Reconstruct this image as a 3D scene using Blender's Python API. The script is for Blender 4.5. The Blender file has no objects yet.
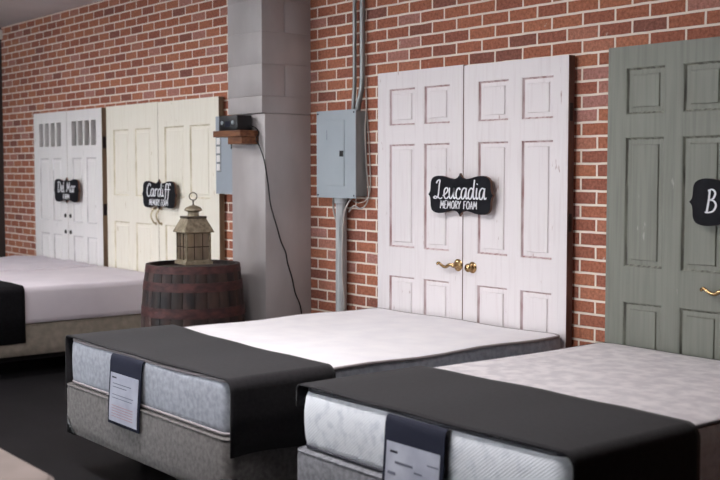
import bpy, bmesh, math, random
from mathutils import Vector, Matrix
random.seed(7)
scn = bpy.context.scene
C = scn.collection
PI = math.pi

# ------------------------------------------------------------------ helpers
def srgb(r, g, b):
    f = lambda c: (c/255/12.92) if c/255 <= .04045 else ((c/255+.055)/1.055)**2.4
    return (f(r), f(g), f(b), 1)

def new_mat(name, col, rough=.6, metal=0., spec=.5):
    m = bpy.data.materials.new(name); m.use_nodes = True
    b = m.node_tree.nodes['Principled BSDF']
    b.inputs['Base Color'].default_value = col
    b.inputs['Roughness'].default_value = rough
    b.inputs['Metallic'].default_value = metal
    b.inputs['Specular IOR Level'].default_value = spec
    return m

def nd(m, t, **kw):
    n = m.node_tree.nodes.new(t)
    for k, v in kw.items():
        if k in n.inputs.keys(): n.inputs[k].default_value = v
        else: setattr(n, k, v)
    return n

def lk(m, a, b): m.node_tree.links.new(a, b)
def bsdf(m): return m.node_tree.nodes['Principled BSDF']

def noisy(name, c1, c2, scale=(10, 10, 10), lo=.35, hi=.65, rough=.6, bump=0., detail=4, metal=0., spec=.5, bscale=None, dist=.01):
    """two colours mixed by a stretched noise, with optional bump"""
    m = new_mat(name, c1, rough, metal, spec)
    tc = nd(m, 'ShaderNodeTexCoord'); mp = nd(m, 'ShaderNodeMapping'); mp.inputs['Scale'].default_value = scale
    lk(m, tc.outputs['Object'], mp.inputs['Vector'])
    n = nd(m, 'ShaderNodeTexNoise'); n.inputs['Scale'].default_value = 1; n.inputs['Detail'].default_value = detail
    lk(m, mp.outputs['Vector'], n.inputs['Vector'])
    r = nd(m, 'ShaderNodeMapRange'); r.inputs['From Min'].default_value = lo; r.inputs['From Max'].default_value = hi
    lk(m, n.outputs['Fac'], r.inputs['Value'])
    x = nd(m, 'ShaderNodeMix', data_type='RGBA')
    x.inputs[6].default_value = c1; x.inputs[7].default_value = c2
    lk(m, r.outputs['Result'], x.inputs[0]); lk(m, x.outputs[2], bsdf(m).inputs['Base Color'])
    if bump:
        n2 = n
        if bscale:
            mp2 = nd(m, 'ShaderNodeMapping'); mp2.inputs['Scale'].default_value = bscale
            lk(m, tc.outputs['Object'], mp2.inputs['Vector'])
            n2 = nd(m, 'ShaderNodeTexNoise'); n2.inputs['Scale'].default_value = 1; n2.inputs['Detail'].default_value = 3
            lk(m, mp2.outputs['Vector'], n2.inputs['Vector'])
        b = nd(m, 'ShaderNodeBump'); b.inputs['Strength'].default_value = bump; b.inputs['Distance'].default_value = dist
        lk(m, n2.outputs['Fac'], b.inputs['Height']); lk(m, b.outputs['Normal'], bsdf(m).inputs['Normal'])
    return m

def obj(name, bm, mat, parent=None, smooth=False, recalc=True):
    if recalc: bmesh.ops.recalc_face_normals(bm, faces=bm.faces[:])
    me = bpy.data.meshes.new(name); bm.to_mesh(me); bm.free()
    for mm in (mat if isinstance(mat, (list, tuple)) else [mat]): me.materials.append(mm)
    if smooth:
        for p in me.polygons: p.use_smooth = True
        if smooth != 'all':
            me.set_sharp_from_angle(angle=math.radians(smooth if smooth is not True else 40))
    o = bpy.data.objects.new(name, me); C.objects.link(o)
    if parent:
        o.parent = parent
        o.matrix_parent_inverse = parent.matrix_basis.inverted()   # mesh data stays in world metres
    return o

def tag(o, label=None, cat=None, group=None, kind=None):
    if label: o['label'] = label
    if cat: o['category'] = cat
    if group: o['group'] = group
    if kind: o['kind'] = kind
    return o

def thing(name, label, cat, loc=(0, 0, 0), group=None):
    o = bpy.data.objects.new(name, None); C.objects.link(o)
    o.location = loc; o.empty_display_size = .1
    return tag(o, label, cat, group)

def struct(name, bm, mat, parent=None, label=None, smooth=False):
    o = obj(name, bm, mat, parent, smooth)
    if not parent: o['kind'] = 'structure'
    if label: o['label'] = label
    return o

def box(bm, x0, x1, y0, y1, z0, z1, bev=0., mi=0, M=None):
    vs = [bm.verts.new((x, y, z)) for x in (x0, x1) for y in (y0, y1) for z in (z0, z1)]
    fs = []
    for idx in ((0, 1, 3, 2), (4, 6, 7, 5), (0, 4, 5, 1), (2, 3, 7, 6), (0, 2, 6, 4), (1, 5, 7, 3)):
        f = bm.faces.new([vs[i] for i in idx]); f.material_index = mi; fs.append(f)
    if bev:
        es = list({e for f in fs for e in f.edges})
        r = bmesh.ops.bevel(bm, geom=es, offset=bev, segments=2, affect='EDGES', profile=.5)
        vs = list({v for f in r['faces'] for v in f.verts} | {v for v in vs if v.is_valid})
    if M is not None:
        bmesh.ops.transform(bm, matrix=M, verts=[v for v in vs if v.is_valid])
    return vs

def mbox(*a, **k):
    bm = bmesh.new(); box(bm, *a, **k); return bm

def lathe(bm, prof, seg=32, c=(0, 0, 0), cap=True, M=None):
    rings = []
    for r, z in prof:
        ring = []
        for i in range(seg):
            a = 2*PI*i/seg
            v = Vector((c[0]+r*math.cos(a), c[1]+r*math.sin(a), c[2]+z)) if M is None else M @ Vector((r*math.cos(a), r*math.sin(a), z))
            ring.append(bm.verts.new(v))
        rings.append(ring)
    for a, b in zip(rings, rings[1:]):
        for i in range(seg):
            bm.faces.new((a[i], a[(i+1) % seg], b[(i+1) % seg], b[i]))
    if cap:
        bm.faces.new(rings[0]); bm.faces.new(rings[-1])
    return bm

def crom(pts, n=6):
    if len(pts) < 3: return [Vector(p) for p in pts]
    P = [Vector(p) for p in pts]; P = [P[0]*2-P[1]] + P + [P[-1]*2-P[-2]]
    out = []
    for i in range(1, len(P)-2):
        for k in range(n):
            t = k/n; a, b, c, d = P[i-1:i+3]
            out.append(.5*((2*b)+(c-a)*t+(2*a-5*b+4*c-d)*t*t+(3*b-a-3*c+d)*t**3))
    out.append(P[-2]); return out

def tube(bm, pts, r, seg=10, smooth_n=6, closed=False):
    pts = crom(pts, smooth_n) if smooth_n else [Vector(p) for p in pts]
    rings = []; up = Vector((.31, .27, .91)).normalized(); n = len(pts)
    rr = r if callable(r) else (lambda t: r)
    for i, p in enumerate(pts):
        if closed: d = pts[(i+1) % n]-pts[i-1]
        else: d = pts[min(i+1, n-1)]-pts[max(i-1, 0)]
        d.normalize(); s = d.cross(up)
        if s.length < 1e-4: s = d.cross(Vector((1, 0, 0)))
        s.normalize(); u = s.cross(d); up = u
        q = rr(i/(n-1))
        rings.append([bm.verts.new(p+q*(math.cos(2*PI*k/seg)*s+math.sin(2*PI*k/seg)*u)) for k in range(seg)])
    m = len(rings)
    for i in range(m if closed else m-1):
        a, b = rings[i], rings[(i+1) % m]
        for k in range(seg): bm.faces.new((a[k], a[(k+1) % seg], b[(k+1) % seg], b[k]))
    if not closed: bm.faces.new(rings[0]); bm.faces.new(rings[-1])
    return bm

def mtube(*a, **k):
    bm = bmesh.new(); tube(bm, *a, **k); return bm

# ------------------------------------------------------------------ materials
def brick_mat():
    m = new_mat('brick_masonry', (1, 1, 1, 1), .85, spec=.2)
    tc = nd(m, 'ShaderNodeTexCoord'); sx = nd(m, 'ShaderNodeSeparateXYZ'); lk(m, tc.outputs['Object'], sx.inputs[0])
    # slight wobble of the joints
    wn = nd(m, 'ShaderNodeTexNoise'); wn.inputs['Scale'].default_value = 9; lk(m, tc.outputs['Object'], wn.inputs['Vector'])
    def arith(op, a, b):
        n = nd(m, 'ShaderNodeMath', operation=op)
        for i, q in enumerate((a, b)):
            if isinstance(q, (int, float)): n.inputs[i].default_value = q
            else: lk(m, q, n.inputs[i])
        return n.outputs[0]
    wob = arith('MULTIPLY', arith('SUBTRACT', wn.outputs['Fac'], .5), .007)
    px = arith('ADD', arith('SUBTRACT', sx.outputs['X'], .065), wob)
    pz = arith('ADD', arith('SUBTRACT', sx.outputs['Z'], .004), wob)
    cx = nd(m, 'ShaderNodeCombineXYZ'); lk(m, px, cx.inputs[0]); lk(m, pz, cx.inputs[1])
    def bricknode(c1, c2, mo, ms, bias=0.):
        b = nd(m, 'ShaderNodeTexBrick'); b.offset = .5; b.offset_frequency = 2; b.squash = 1
        b.inputs['Color1'].default_value = c1; b.inputs['Color2'].default_value = c2; b.inputs['Mortar'].default_value = mo
        b.inputs['Scale'].default_value = 1; b.inputs['Mortar Size'].default_value = ms; b.inputs['Mortar Smooth'].default_value = .25
        b.inputs['Bias'].default_value = bias
        b.inputs['Brick Width'].default_value = .2; b.inputs['Row Height'].default_value = .0677
        lk(m, cx.outputs[0], b.inputs['Vector']); return b
    b1 = bricknode((0, 0, 0, 1), (1, 1, 1, 1), (.5, .5, .5, 1), .0066)
    ramp = nd(m, 'ShaderNodeValToRGB'); cr = ramp.color_ramp; cr.interpolation = 'LINEAR'
    cols = [(0, BR1), (.12, BR2), (.3, BR3), (.55, BR4), (.8, BR5), (1, BR6)]
    cr.elements[0].position = 0; cr.elements[0].color = cols[0][1]
    cr.elements[1].position = 1; cr.elements[1].color = cols[-1][1]
    for p, c in cols[1:-1]:
        e = cr.elements.new(p); e.color = c
    lk(m, b1.outputs['Color'], ramp.inputs[0])
    n1 = nd(m, 'ShaderNodeTexNoise'); n1.inputs['Scale'].default_value = 60; n1.inputs['Detail'].default_value = 5; n1.inputs['Roughness'].default_value = .7
    lk(m, tc.outputs['Object'], n1.inputs['Vector'])
    mr = nd(m, 'ShaderNodeMapRange'); mr.inputs['From Min'].default_value = .3; mr.inputs['From Max'].default_value = .72
    mr.inputs['To Min'].default_value = .58; mr.inputs['To Max'].default_value = 1.42; lk(m, n1.outputs['Fac'], mr.inputs['Value'])
    mul = nd(m, 'ShaderNodeMix', data_type='RGBA', blend_type='MULTIPLY'); mul.inputs[0].default_value = 1
    lk(m, ramp.outputs[0], mul.inputs[6]); lk(m, mr.outputs[0], mul.inputs[7])
    # pale mortar smears on some bricks
    n2 = nd(m, 'ShaderNodeTexNoise'); n2.inputs['Scale'].default_value = 22; n2.inputs['Detail'].default_value = 6; lk(m, tc.outputs['Object'], n2.inputs['Vector'])
    mr2 = nd(m, 'ShaderNodeMapRange'); mr2.inputs['From Min'].default_value = .68; mr2.inputs['From Max'].default_value = .76; mr2.inputs['To Max'].default_value = .5; lk(m, n2.outputs['Fac'], mr2.inputs['Value'])
    sm = nd(m, 'ShaderNodeMix', data_type='RGBA'); sm.inputs[7].default_value = MORTAR
    lk(m, mr2.outputs[0], sm.inputs[0]); lk(m, mul.outputs[2], sm.inputs[6])
    fin = nd(m, 'ShaderNodeMix', data_type='RGBA'); fin.inputs[7].default_value = MORTAR
    lk(m, b1.outputs['Fac'], fin.inputs[0]); lk(m, sm.outputs[2], fin.inputs[6])
    lk(m, fin.outputs[2], bsdf(m).inputs['Base Color'])
    h = arith('ADD', arith('MULTIPLY', b1.outputs['Fac'], -1), arith('MULTIPLY', n1.outputs['Fac'], .35))
    bp = nd(m, 'ShaderNodeBump'); bp.inputs['Strength'].default_value = .7; bp.inputs['Distance'].default_value = .006
    lk(m, h, bp.inputs['Height']); lk(m, bp.outputs['Normal'], bsdf(m).inputs['Normal'])
    return m
BR1, BR2, BR3, BR4, BR5, BR6 = srgb(136, 90, 79), srgb(151, 95, 79), srgb(159, 99, 80), srgb(167, 105, 82), srgb(176, 114, 88), srgb(172, 122, 112)
MORTAR = srgb(236, 222, 208)
M = {}
M['brick'] = brick_mat()
M['ceiling'] = noisy('ceiling_paint', srgb(226, 220, 218), srgb(210, 204, 202), (1, 1, 1), rough=.9)
M['dark_wall'] = noisy('dark_wall_paint', srgb(60, 52, 50), srgb(52, 46, 44), (2, 2, 2), rough=.8)
M['plain_wall'] = noisy('plain_wall_paint', srgb(66, 62, 60), srgb(58, 54, 53), (2, 2, 2), rough=.8)
M['floor'] = noisy('dark_floor', srgb(27, 25, 28), srgb(20, 19, 21), (3, 3, 3), rough=.6, bump=.1, bscale=(60, 60, 60), dist=.002, spec=.12)
M['block'] = noisy('painted_block', srgb(178, 172, 172), srgb(164, 157, 156), (4, 4, 2), rough=.42, bump=.25, bscale=(90, 90, 90), dist=.002)
M['metal_grey'] = noisy('grey_enamel', srgb(168, 176, 182), srgb(160, 168, 175), (3, 3, 3), rough=.4)
M['metal_grey_side'] = noisy('galvanised_steel', srgb(140, 143, 144), srgb(122, 125, 126), (20, 20, 6), rough=.45, metal=.1)
M['blue_enamel'] = noisy('blue_grey_enamel', srgb(160, 167, 176), srgb(152, 160, 169), (3, 3, 3), rough=.4)
M['conduit'] = noisy('galvanised_conduit', srgb(150, 152, 152), srgb(118, 120, 120), (30, 30, 4), rough=.38, metal=.5)
M['pvc'] = noisy('grey_plastic_pipe', srgb(182, 184, 186), srgb(150, 153, 156), (60, 60, 5), rough=.4)
M['black'] = new_mat('black_plastic', srgb(24, 24, 27), .4)
M['black_metal'] = new_mat('black_steel', srgb(20, 19, 20), .5)
M['wire_white'] = new_mat('pale_cable', srgb(176, 168, 162), .5)
M['cord'] = new_mat('black_cord', srgb(30, 28, 28), .5)
M['shelf'] = noisy('stained_pine', srgb(130, 82, 48), srgb(90, 50, 28), (6, 30, 60), rough=.55, bump=.2)
def paint(name, base, streak, wear, s=(55, 55, 3.2), amt=(.5, .78)):
    m = noisy(name, base, streak, s, amt[0], amt[1], rough=.55, bump=.15, detail=6, dist=.003)
    # sparse scuffs down to the wood
    mix = [n for n in m.node_tree.nodes if n.type == 'MIX'][0]
    tc = [n for n in m.node_tree.nodes if n.type == 'TEX_COORD'][0]
    mp = nd(m, 'ShaderNodeMapping'); mp.inputs['Scale'].default_value = (26, 26, 9); lk(m, tc.outputs['Object'], mp.inputs['Vector'])
    n = nd(m, 'ShaderNodeTexNoise'); n.inputs['Scale'].default_value = 1; n.inputs['Detail'].default_value = 8; lk(m, mp.outputs[0], n.inputs['Vector'])
    r = nd(m, 'ShaderNodeMapRange'); r.inputs['From Min'].default_value = .70; r.inputs['From Max'].default_value = .76; r.inputs['To Max'].default_value = .8
    lk(m, n.outputs['Fac'], r.inputs['Value'])
    x = nd(m, 'ShaderNodeMix', data_type='RGBA'); x.inputs[7].default_value = wear
    lk(m, r.outputs[0], x.inputs[0]); lk(m, mix.outputs[2], x.inputs[6]); lk(m, x.outputs[2], bsdf(m).inputs['Base Color'])
    return m
M['pink'] = paint('whitewashed_pink_paint', srgb(228, 221, 222), srgb(219, 210, 211), srgb(158, 122, 116))
M['pink_worn'] = noisy('worn_pink_moulding', srgb(166, 130, 128), srgb(206, 186, 187), (40, 40, 7), .35, .55, rough=.6)
M['green'] = paint('sage_green_paint', srgb(128, 129, 119), srgb(116, 117, 108), srgb(160, 160, 150), s=(60, 60, 2.5), amt=(.4, .7))
M['green_worn'] = noisy('worn_sage_moulding', srgb(100, 100, 92), srgb(142, 144, 132), (40, 40, 7), .4, .6, rough=.6)
M['cream'] = paint('cream_paint', srgb(234, 228, 214), srgb(226, 218, 202), srgb(190, 172, 140))
M['cream_worn'] = noisy('worn_cream_moulding', srgb(200, 188, 162), srgb(228, 220, 200), (40, 40, 7), .4, .6, rough=.6)
M['white'] = paint('old_white_paint', srgb(230, 226, 224), srgb(222, 218, 216), srgb(150, 140, 132))
M['white_worn'] = noisy('worn_white_moulding', srgb(186, 180, 180), srgb(214, 210, 210), (40, 40, 7), .4, .6, rough=.6)
M['edge_brown'] = noisy('bare_door_edge', srgb(116, 82, 70), srgb(86, 58, 50), (30, 30, 4), rough=.7)
M['edge_khaki'] = noisy('bare_khaki_edge', srgb(142, 122, 96), srgb(112, 94, 74), (30, 30, 4), rough=.7)
M['brass'] = noisy('antique_brass', srgb(196, 166, 122), srgb(140, 110, 74), (60, 60, 60), rough=.22, metal=1.)
M['iron'] = new_mat('dark_iron', srgb(48, 42, 40), .4, metal=.6)
M['nickel'] = new_mat('pale_brass', srgb(196, 180, 150), .3, metal=.9)
M['chalk'] = noisy('chalkboard_black', srgb(17, 17, 23), srgb(25, 25, 31), (14, 14, 14), rough=.75, spec=.2)
M['ink'] = new_mat('chalk_paint', srgb(232, 232, 236), .8)
M['sign_back'] = noisy('plywood_edge', srgb(118, 84, 66), srgb(92, 64, 52), (20, 20, 20), rough=.7)
M['glass'] = new_mat('clear_glass', (1, 1, 1, 1), .03); bsdf(M['glass']).inputs['Transmission Weight'].default_value = 1
bsdf(M['glass']).inputs['IOR'].default_value = 1.3
M['lantern'] = noisy('weathered_tin', srgb(170, 158, 136), srgb(132, 120, 100), (40, 40, 40), rough=.5, metal=.45, bump=.2)
M['old_glass'] = noisy('aged_lantern_glass', srgb(206, 190, 168), srgb(176, 158, 136), (30, 30, 12), rough=.3)
bsdf(M['old_glass']).inputs['Transmission Weight'].default_value = .85
M['lantern_dark'] = noisy('aged_tin', srgb(96, 84, 70), srgb(70, 60, 50), (40, 40, 40), rough=.5, metal=.4)
M['wax'] = new_mat('ivory_wax', srgb(236, 226, 208), .5)
M['hoop'] = noisy('rusty_hoop', srgb(92, 56, 54), srgb(58, 37, 38), (14, 14, 30), rough=.6, metal=.3, bump=.3)
def stave_mat():
    m = noisy('charred_oak_staves', srgb(72, 52, 46), srgb(28, 24, 26), (16, 16, 5), .35, .65, rough=.65, bump=.4)
    mix = [n for n in m.node_tree.nodes if n.type == 'MIX'][0]
    at = nd(m, 'ShaderNodeAttribute'); at.attribute_name = 'tint'
    x = nd(m, 'ShaderNodeMix', data_type='RGBA', blend_type='MULTIPLY'); x.inputs[0].default_value = 1
    lk(m, mix.outputs[2], x.inputs[6]); lk(m, at.outputs['Color'], x.inputs[7]); lk(m, x.outputs[2], bsdf(m).inputs['Base Color'])
    return m
M['stave'] = stave_mat()
M['head'] = noisy('dark_oak_head', srgb(60, 46, 42), srgb(40, 30, 28), (4, 30, 30), rough=.7)

def fabric(name, c1, c2, scale=30, bump=.4, q=None, lo=.35, hi=.65, dist=.004, rough=.9):
    m = noisy(name, c1, c2, (scale,)*3, lo, hi, rough=rough, bump=bump, detail=5, spec=.2, dist=dist)
    bsdf(m).inputs['Sheen Weight'].default_value = .1
    if q:   # quilting: q = (kind, scale, strength)
        tc = [n for n in m.node_tree.nodes if n.type == 'TEX_COORD'][0]
        bp = [n for n in m.node_tree.nodes if n.type == 'BUMP'][0]
        if q[0] == 'diag':
            mp = nd(m, 'ShaderNodeMapping'); mp.inputs['Rotation'].default_value = (0, math.radians(38), 0); lk(m, tc.outputs['Object'], mp.inputs['Vector'])
            w = nd(m, 'ShaderNodeTexWave'); w.bands_direction = 'Z'; w.inputs['Scale'].default_value = q[1]; w.inputs['Distortion'].default_value = .4
            lk(m, mp.outputs[0], w.inputs['Vector']); out = w.outputs['Fac']
        else:
            w = nd(m, 'ShaderNodeTexVoronoi'); w.feature = 'SMOOTH_F1'; w.inputs['Scale'].default_value = q[1]
            lk(m, tc.outputs['Object'], w.inputs['Vector']); out = w.outputs['Distance']
        b2 = nd(m, 'ShaderNodeBump'); b2.inputs['Strength'].default_value = q[2]; b2.inputs['Distance'].default_value = .012
        lk(m, out, b2.inputs['Height']); lk(m, bp.outputs['Normal'], b2.inputs['Normal']); lk(m, b2.outputs['Normal'], bsdf(m).inputs['Normal'])
    return m
M['top_white'] = fabric('white_knit_top', srgb(246, 243, 246), srgb(238, 235, 240), 6, .2, ('cell', 4.2, .35))
M['border_grey'] = fabric('blue_grey_mottled_ticking', srgb(174, 177, 186), srgb(150, 153, 163), 40, .3)
M['top_taupe'] = fabric('pale_jacquard_top', srgb(238, 232, 235), srgb(216, 210, 215), 14, .3, None, .38, .6)
M['border_white'] = fabric('white_quilted_ticking', srgb(232, 234, 240), srgb(200, 204, 214), 22, .5, ('diag', 32, .22), .5, .75)
M['box_grey'] = fabric('grey_tweed', srgb(124, 120, 118), srgb(102, 98, 97), 48, .35)
M['box_grey2'] = fabric('blue_grey_tweed', srgb(146, 146, 152), srgb(118, 118, 124), 48, .35)
M['sheet_mauve'] = fabric('off_white_sheet', srgb(214, 206, 214), srgb(204, 196, 205), 3, .15)
M['box_beige'] = fabric('beige_box_cloth', srgb(142, 132, 122), srgb(124, 116, 106), 20, .3)
M['beige_top'] = fabric('taupe_cloth_top', srgb(146, 132, 127), srgb(132, 120, 115), 5, .2)
M['charcoal'] = fabric('charcoal_felt', srgb(47, 45, 48), srgb(41, 39, 42), 60, .3, dist=.001)
M['navy'] = new_mat('navy_binding', srgb(26, 29, 48), .7, spec=.25)
M['navy_tape'] = new_mat('navy_piping', srgb(38, 38, 50), .45)
M['silver_tape'] = new_mat('silver_piping', srgb(150, 142, 144), .4)
M['card'] = noisy('glossy_printed_sheet', srgb(196, 198, 210), srgb(170, 172, 188), (8, 8, 8), rough=.3)
M['print'] = new_mat('grey_print', srgb(112, 114, 130), .5)
M['print_pink'] = new_mat('pink_print', srgb(176, 140, 146), .5)
M['print_dark'] = new_mat('dark_print', srgb(44, 44, 60), .5)
M['slot_shade'] = new_mat('painted_slot_shade', srgb(84, 72, 70), .8)  # shade on the bricks behind the door slots, put into a colour
M['black_felt'] = noisy('black_felt', srgb(26, 25, 28), srgb(20, 19, 22), (60, 60, 60), rough=.95, spec=.1)
M['guard'] = new_mat('black_corner_guard', srgb(22, 20, 20), .45)
M['lamp_glow'] = new_mat('lamp_diffuser', (1, 1, 1, 1), .5)
bsdf(M['lamp_glow']).inputs['Emission Color'].default_value = (1, .9, .8, 1)
bsdf(M['lamp_glow']).inputs['Emission Strength'].default_value = 1.5
M['frame_alu'] = new_mat('dark_aluminium', srgb(60, 60, 62), .4, metal=.6)

# ------------------------------------------------------------------ room shell
XL, XR_, YF, ZC = -11.31, 3.2, -9.0, 2.925
PX0, PX1 = -6.315, -5.911
bm = mbox(XL-.2, XR_+.2, YF-.2, .2, -.1, 0); struct('floor', bm, M['floor'])
bm = mbox(XL-.2, XR_+.2, YF-.2, .2, ZC, ZC+.1); struct('ceiling', bm, M['ceiling'])
bm = mbox(XL-.2, XR_+.2, 0, .2, 0, ZC); struct('wall_back', bm, M['brick'])
bm = mbox(XL-.2, XL, YF, 0, 0, ZC); struct('wall_left', bm, M['dark_wall'])
bm = mbox(XR_, XR_+.2, YF, 0, 0, ZC); struct('wall_right', bm, M['plain_wall'])
bm = mbox(XL, XL+.05, YF, 0, 2.80, 2.90, bev=.012); struct('trim_1', bm, M['white'])
# front wall with shop windows (behind the camera)
WIN = [(-11.0, -9.0), (-8.7, -6.7), (-6.4, -4.4), (-3.6, -2.2)]
WZ0, WZ1 = .45, 2.65
bm = bmesh.new()
xs = [XL] + [v for w in WIN for v in w] + [XR_]
for i in range(0, len(xs), 2): box(bm, xs[i], xs[i+1], YF-.2, YF, 0, ZC)
for a, b in WIN:
    box(bm, a, b, YF-.2, YF, 0, WZ0); box(bm, a, b, YF-.2, YF, WZ1, ZC)
struct('wall_front', bm, M['plain_wall'])
for i, (a, b) in enumerate(WIN):
    bm = bmesh.new(); t = .05
    box(bm, a, a+t, YF-.13, YF-.07, WZ0, WZ1); box(bm, b-t, b, YF-.13, YF-.07, WZ0, WZ1)
    box(bm, a+t, b-t, YF-.13, YF-.07, WZ0, WZ0+t); box(bm, a+t, b-t, YF-.13, YF-.07, WZ1-t, WZ1)
    w = struct('window_%d' % (i+1), bm, M['frame_alu'])
    obj('window_pane', mbox(a+t, b-t, YF-.104, YF-.098, WZ0+t, WZ1-t), M['glass'], w)

# block pillar: courses of painted block above, plastered shaft below
bm = bmesh.new()
ZS = 1.823
for k in range(7):
    z0 = ZS+.0 if k == 0 else 1.933+.2035*(k-1); z1 = 1.933+.2035*k if k else 1.933
    z1 = min(z1, ZC)
    if z0 >= ZC: break
    g = .0022
    if k % 2 == 1:
        box(bm, PX0, PX1, -.383, -.205-g, z0+g, z1-g, bev=.003); box(bm, PX0, PX1, -.205+g, 0, z0+g, z1-g, bev=.003)
        box(bm, PX0+.004, PX1-.004, -.206, -.204, z0+g, z1-g)
    else: box(bm, PX0, PX1, -.383, 0, z0+g, z1-g, bev=.003)
    box(bm, PX0+.004, PX1-.004, -.379, 0, z1-g*1.2, min(z1+g*1.2, ZC))
box(bm, PX0+.008, PX1-.0, -.362, 0, 0, ZS, bev=.006)
struct('pillar', bm, M['block'], label='grey painted block pillar standing against the brick wall', smooth=30)

# ------------------------------------------------------------------ doors
def grid_slab(bm, xs, zs, is_open, yf, yb):
    xs = sorted(set(xs)); zs = sorted(set(zs))
    nx, nz = len(xs)-1, len(zs)-1
    op = [[is_open((xs[i]+xs[i+1])/2, (zs[j]+zs[j+1])/2) for j in range(nz)] for i in range(nx)]
    cache = {}
    def V(i, j, y):
        k = (i, j, y)
        if k not in cache: cache[k] = bm.verts.new((xs[i], y, zs[j]))
        return cache[k]
    solid = lambda i, j: 0 <= i < nx and 0 <= j < nz and not op[i][j]
    for i in range(nx):
        for j in range(nz):
            if op[i][j]: continue
            for y in (yf, yb): bm.faces.new((V(i, j, y), V(i+1, j, y), V(i+1, j+1, y), V(i, j+1, y)))
            if not solid(i-1, j): bm.faces.new((V(i, j, yf), V(i, j+1, yf), V(i, j+1, yb), V(i, j, yb)))
            if not solid(i+1, j): bm.faces.new((V(i+1, j, yf), V(i+1, j+1, yf), V(i+1, j+1, yb), V(i+1, j, yb)))
            if not solid(i, j-1): bm.faces.new((V(i, j, yf), V(i+1, j, yf), V(i+1, j, yb), V(i, j, yb)))
            if not solid(i, j+1): bm.faces.new((V(i, j+1, yf), V(i+1, j+1, yf), V(i+1, j+1, yb), V(i, j+1, yb)))

def panel_bm(x0, x1, z0, z1, yf, yb, m=0):
    bm = bmesh.new(); prev = None
    prof = [(0, .001), (.004, .002), (.010, .011), (.013, .0125), (.016, .0125), (.034, .0112), (.037, .0050), (.041, .0045)]
    for k, (ins, d) in enumerate(prof):
        r = [bm.verts.new((x, yf+d, z)) for x, z in ((x0+ins, z0+ins), (x1-ins, z0+ins), (x1-ins, z1-ins), (x0+ins, z1-ins))]
        if prev:
            for i in range(4):
                f = bm.faces.new((prev[i], prev[(i+1) % 4], r[(i+1) % 4], r[i])); f.material_index = 1 if 2 <= k <= 3 else 0
        else: first = r
        prev = r
    bm.faces.new(prev)
    bk = [bm.verts.new((v.co.x, yb-.003, v.co.z)) for v in first]
    for i in range(4): bm.faces.new((first[i], first[(i+1) % 4], bk[(i+1) % 4], bk[i]))
    bm.faces.new(bk)
    return bm

def door(label, x0, x1, zt, panels, pm, wm, em, group=None, lites=(), yf=-.06, yb=-.016):
    t = thing('panel_door', label, 'door', ((x0+x1)/2, (yf+yb)/2, 0), group)
    e = .003
    xs = [x0+e, x1-e]; zs = [.004, zt]
    ops = list(panels)+list(lites)
    for p in ops: xs += p[:2]; zs += p[2:]
    f = lambda x, z: any(p[0] < x < p[1] and p[2] < z < p[3] for p in ops)
    bm = bmesh.new(); grid_slab(bm, xs, zs, f, yf, yb); obj('door_slab', bm, pm, t)
    for p in panels: obj('raised_panel', panel_bm(*p, yf, yb), [pm, wm], t)
    for p in lites:
        obj('glass_pane', mbox(p[0], p[1], -.040, -.036, p[2], p[3]), M['glass'], t)
    if lites: obj('slot_shade_sheet', mbox(lites[0][0], lites[-1][1], -.0155, -.012, lites[0][2], lites[0][3]), M['slot_shade'], t)  # added dark sheet, painting the shade seen through the glass slots
    for xa, xb in ((x0, x0+e), (x1-e, x1)):
        obj('door_edge', mbox(xa, xb, yf+.0015, yb-.0005, .004, zt-.001), em, t)
    return t

def six(x0, x1, zt, cols, rows, *a, **k):
    return door(k.pop('label'), x0, x1, zt, [(c[0], c[1], r[0], r[1]) for c in cols for r in rows], *a, **k)

R6 = [(.21, .841), (1.005, 1.616), (1.72, 1.94)]
pinkL = six(-5.152, -4.415, 2.036, [(-5.045, -4.815), (-4.738, -4.522)], R6, M['pink'], M['pink_worn'], M['edge_brown'], label='pinkish white six panel door with a brass lever, left of its pair')
pinkR = six(-4.413, -3.667, 2.03, [(-4.303, -4.075), (-3.985, -3.766)], R6, M['pink'], M['pink_worn'], M['edge_brown'], label='pinkish white six panel door with a round brass knob, right of its pair')
greenL = six(-3.425, -2.69, 2.04, [(-3.32, -3.10), (-3.004, -2.79)], R6, M['green'], M['green_worn'], M['green'], label='sage green six panel door leaning on the brick wall by the white-topped bed')
greenR = six(-2.688, -1.95, 2.04, [(-2.585, -2.37), (-2.27, -2.06)], R6, M['green'], M['green_worn'], M['green'], label='sage green six panel door, the far right one of the row')
RC = [(.21, 1.035), (1.245, 1.803)]
creamL = six(-8.796, -7.883, 2.0, [(-8.672, -8.385), (-8.278, -7.998)], RC, M['cream'], M['cream_worn'], M['edge_khaki'], label='cream four panel door behind the left bed, left of its pair')
creamR = six(-7.881, -6.963, 1.996, [(-7.782, -7.471), (-7.388, -7.089)], RC, M['cream'], M['cream_worn'], M['edge_khaki'], label='cream four panel door behind the barrel and lantern, right of its pair')
RW = [(.21, .872), (.987, 1.575)]
def lites(x0, x1):
    n = 4; g = .035; w = (x1-x0-g*(n-1))/n
    return [(x0+i*(w+g), x0+i*(w+g)+w, 1.68, 1.90) for i in range(n)]
whiteL = six(-10.365, -9.605, 2.0, [(-10.235, -10.02), (-9.94, -9.735)], RW, M['white'], M['white_worn'], M['edge_khaki'], label='white door with narrow glass slots on top, at the far left', lites=lites(-10.235, -9.735))
whiteR = six(-9.603, -8.883, 1.998, [(-9.50, -9.29), (-9.21, -9.0)], RW, M['white'], M['white_worn'], M['edge_khaki'], label='white door with narrow glass slots on top, beside the cream doors', lites=lites(-9.50, -9.0))
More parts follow.
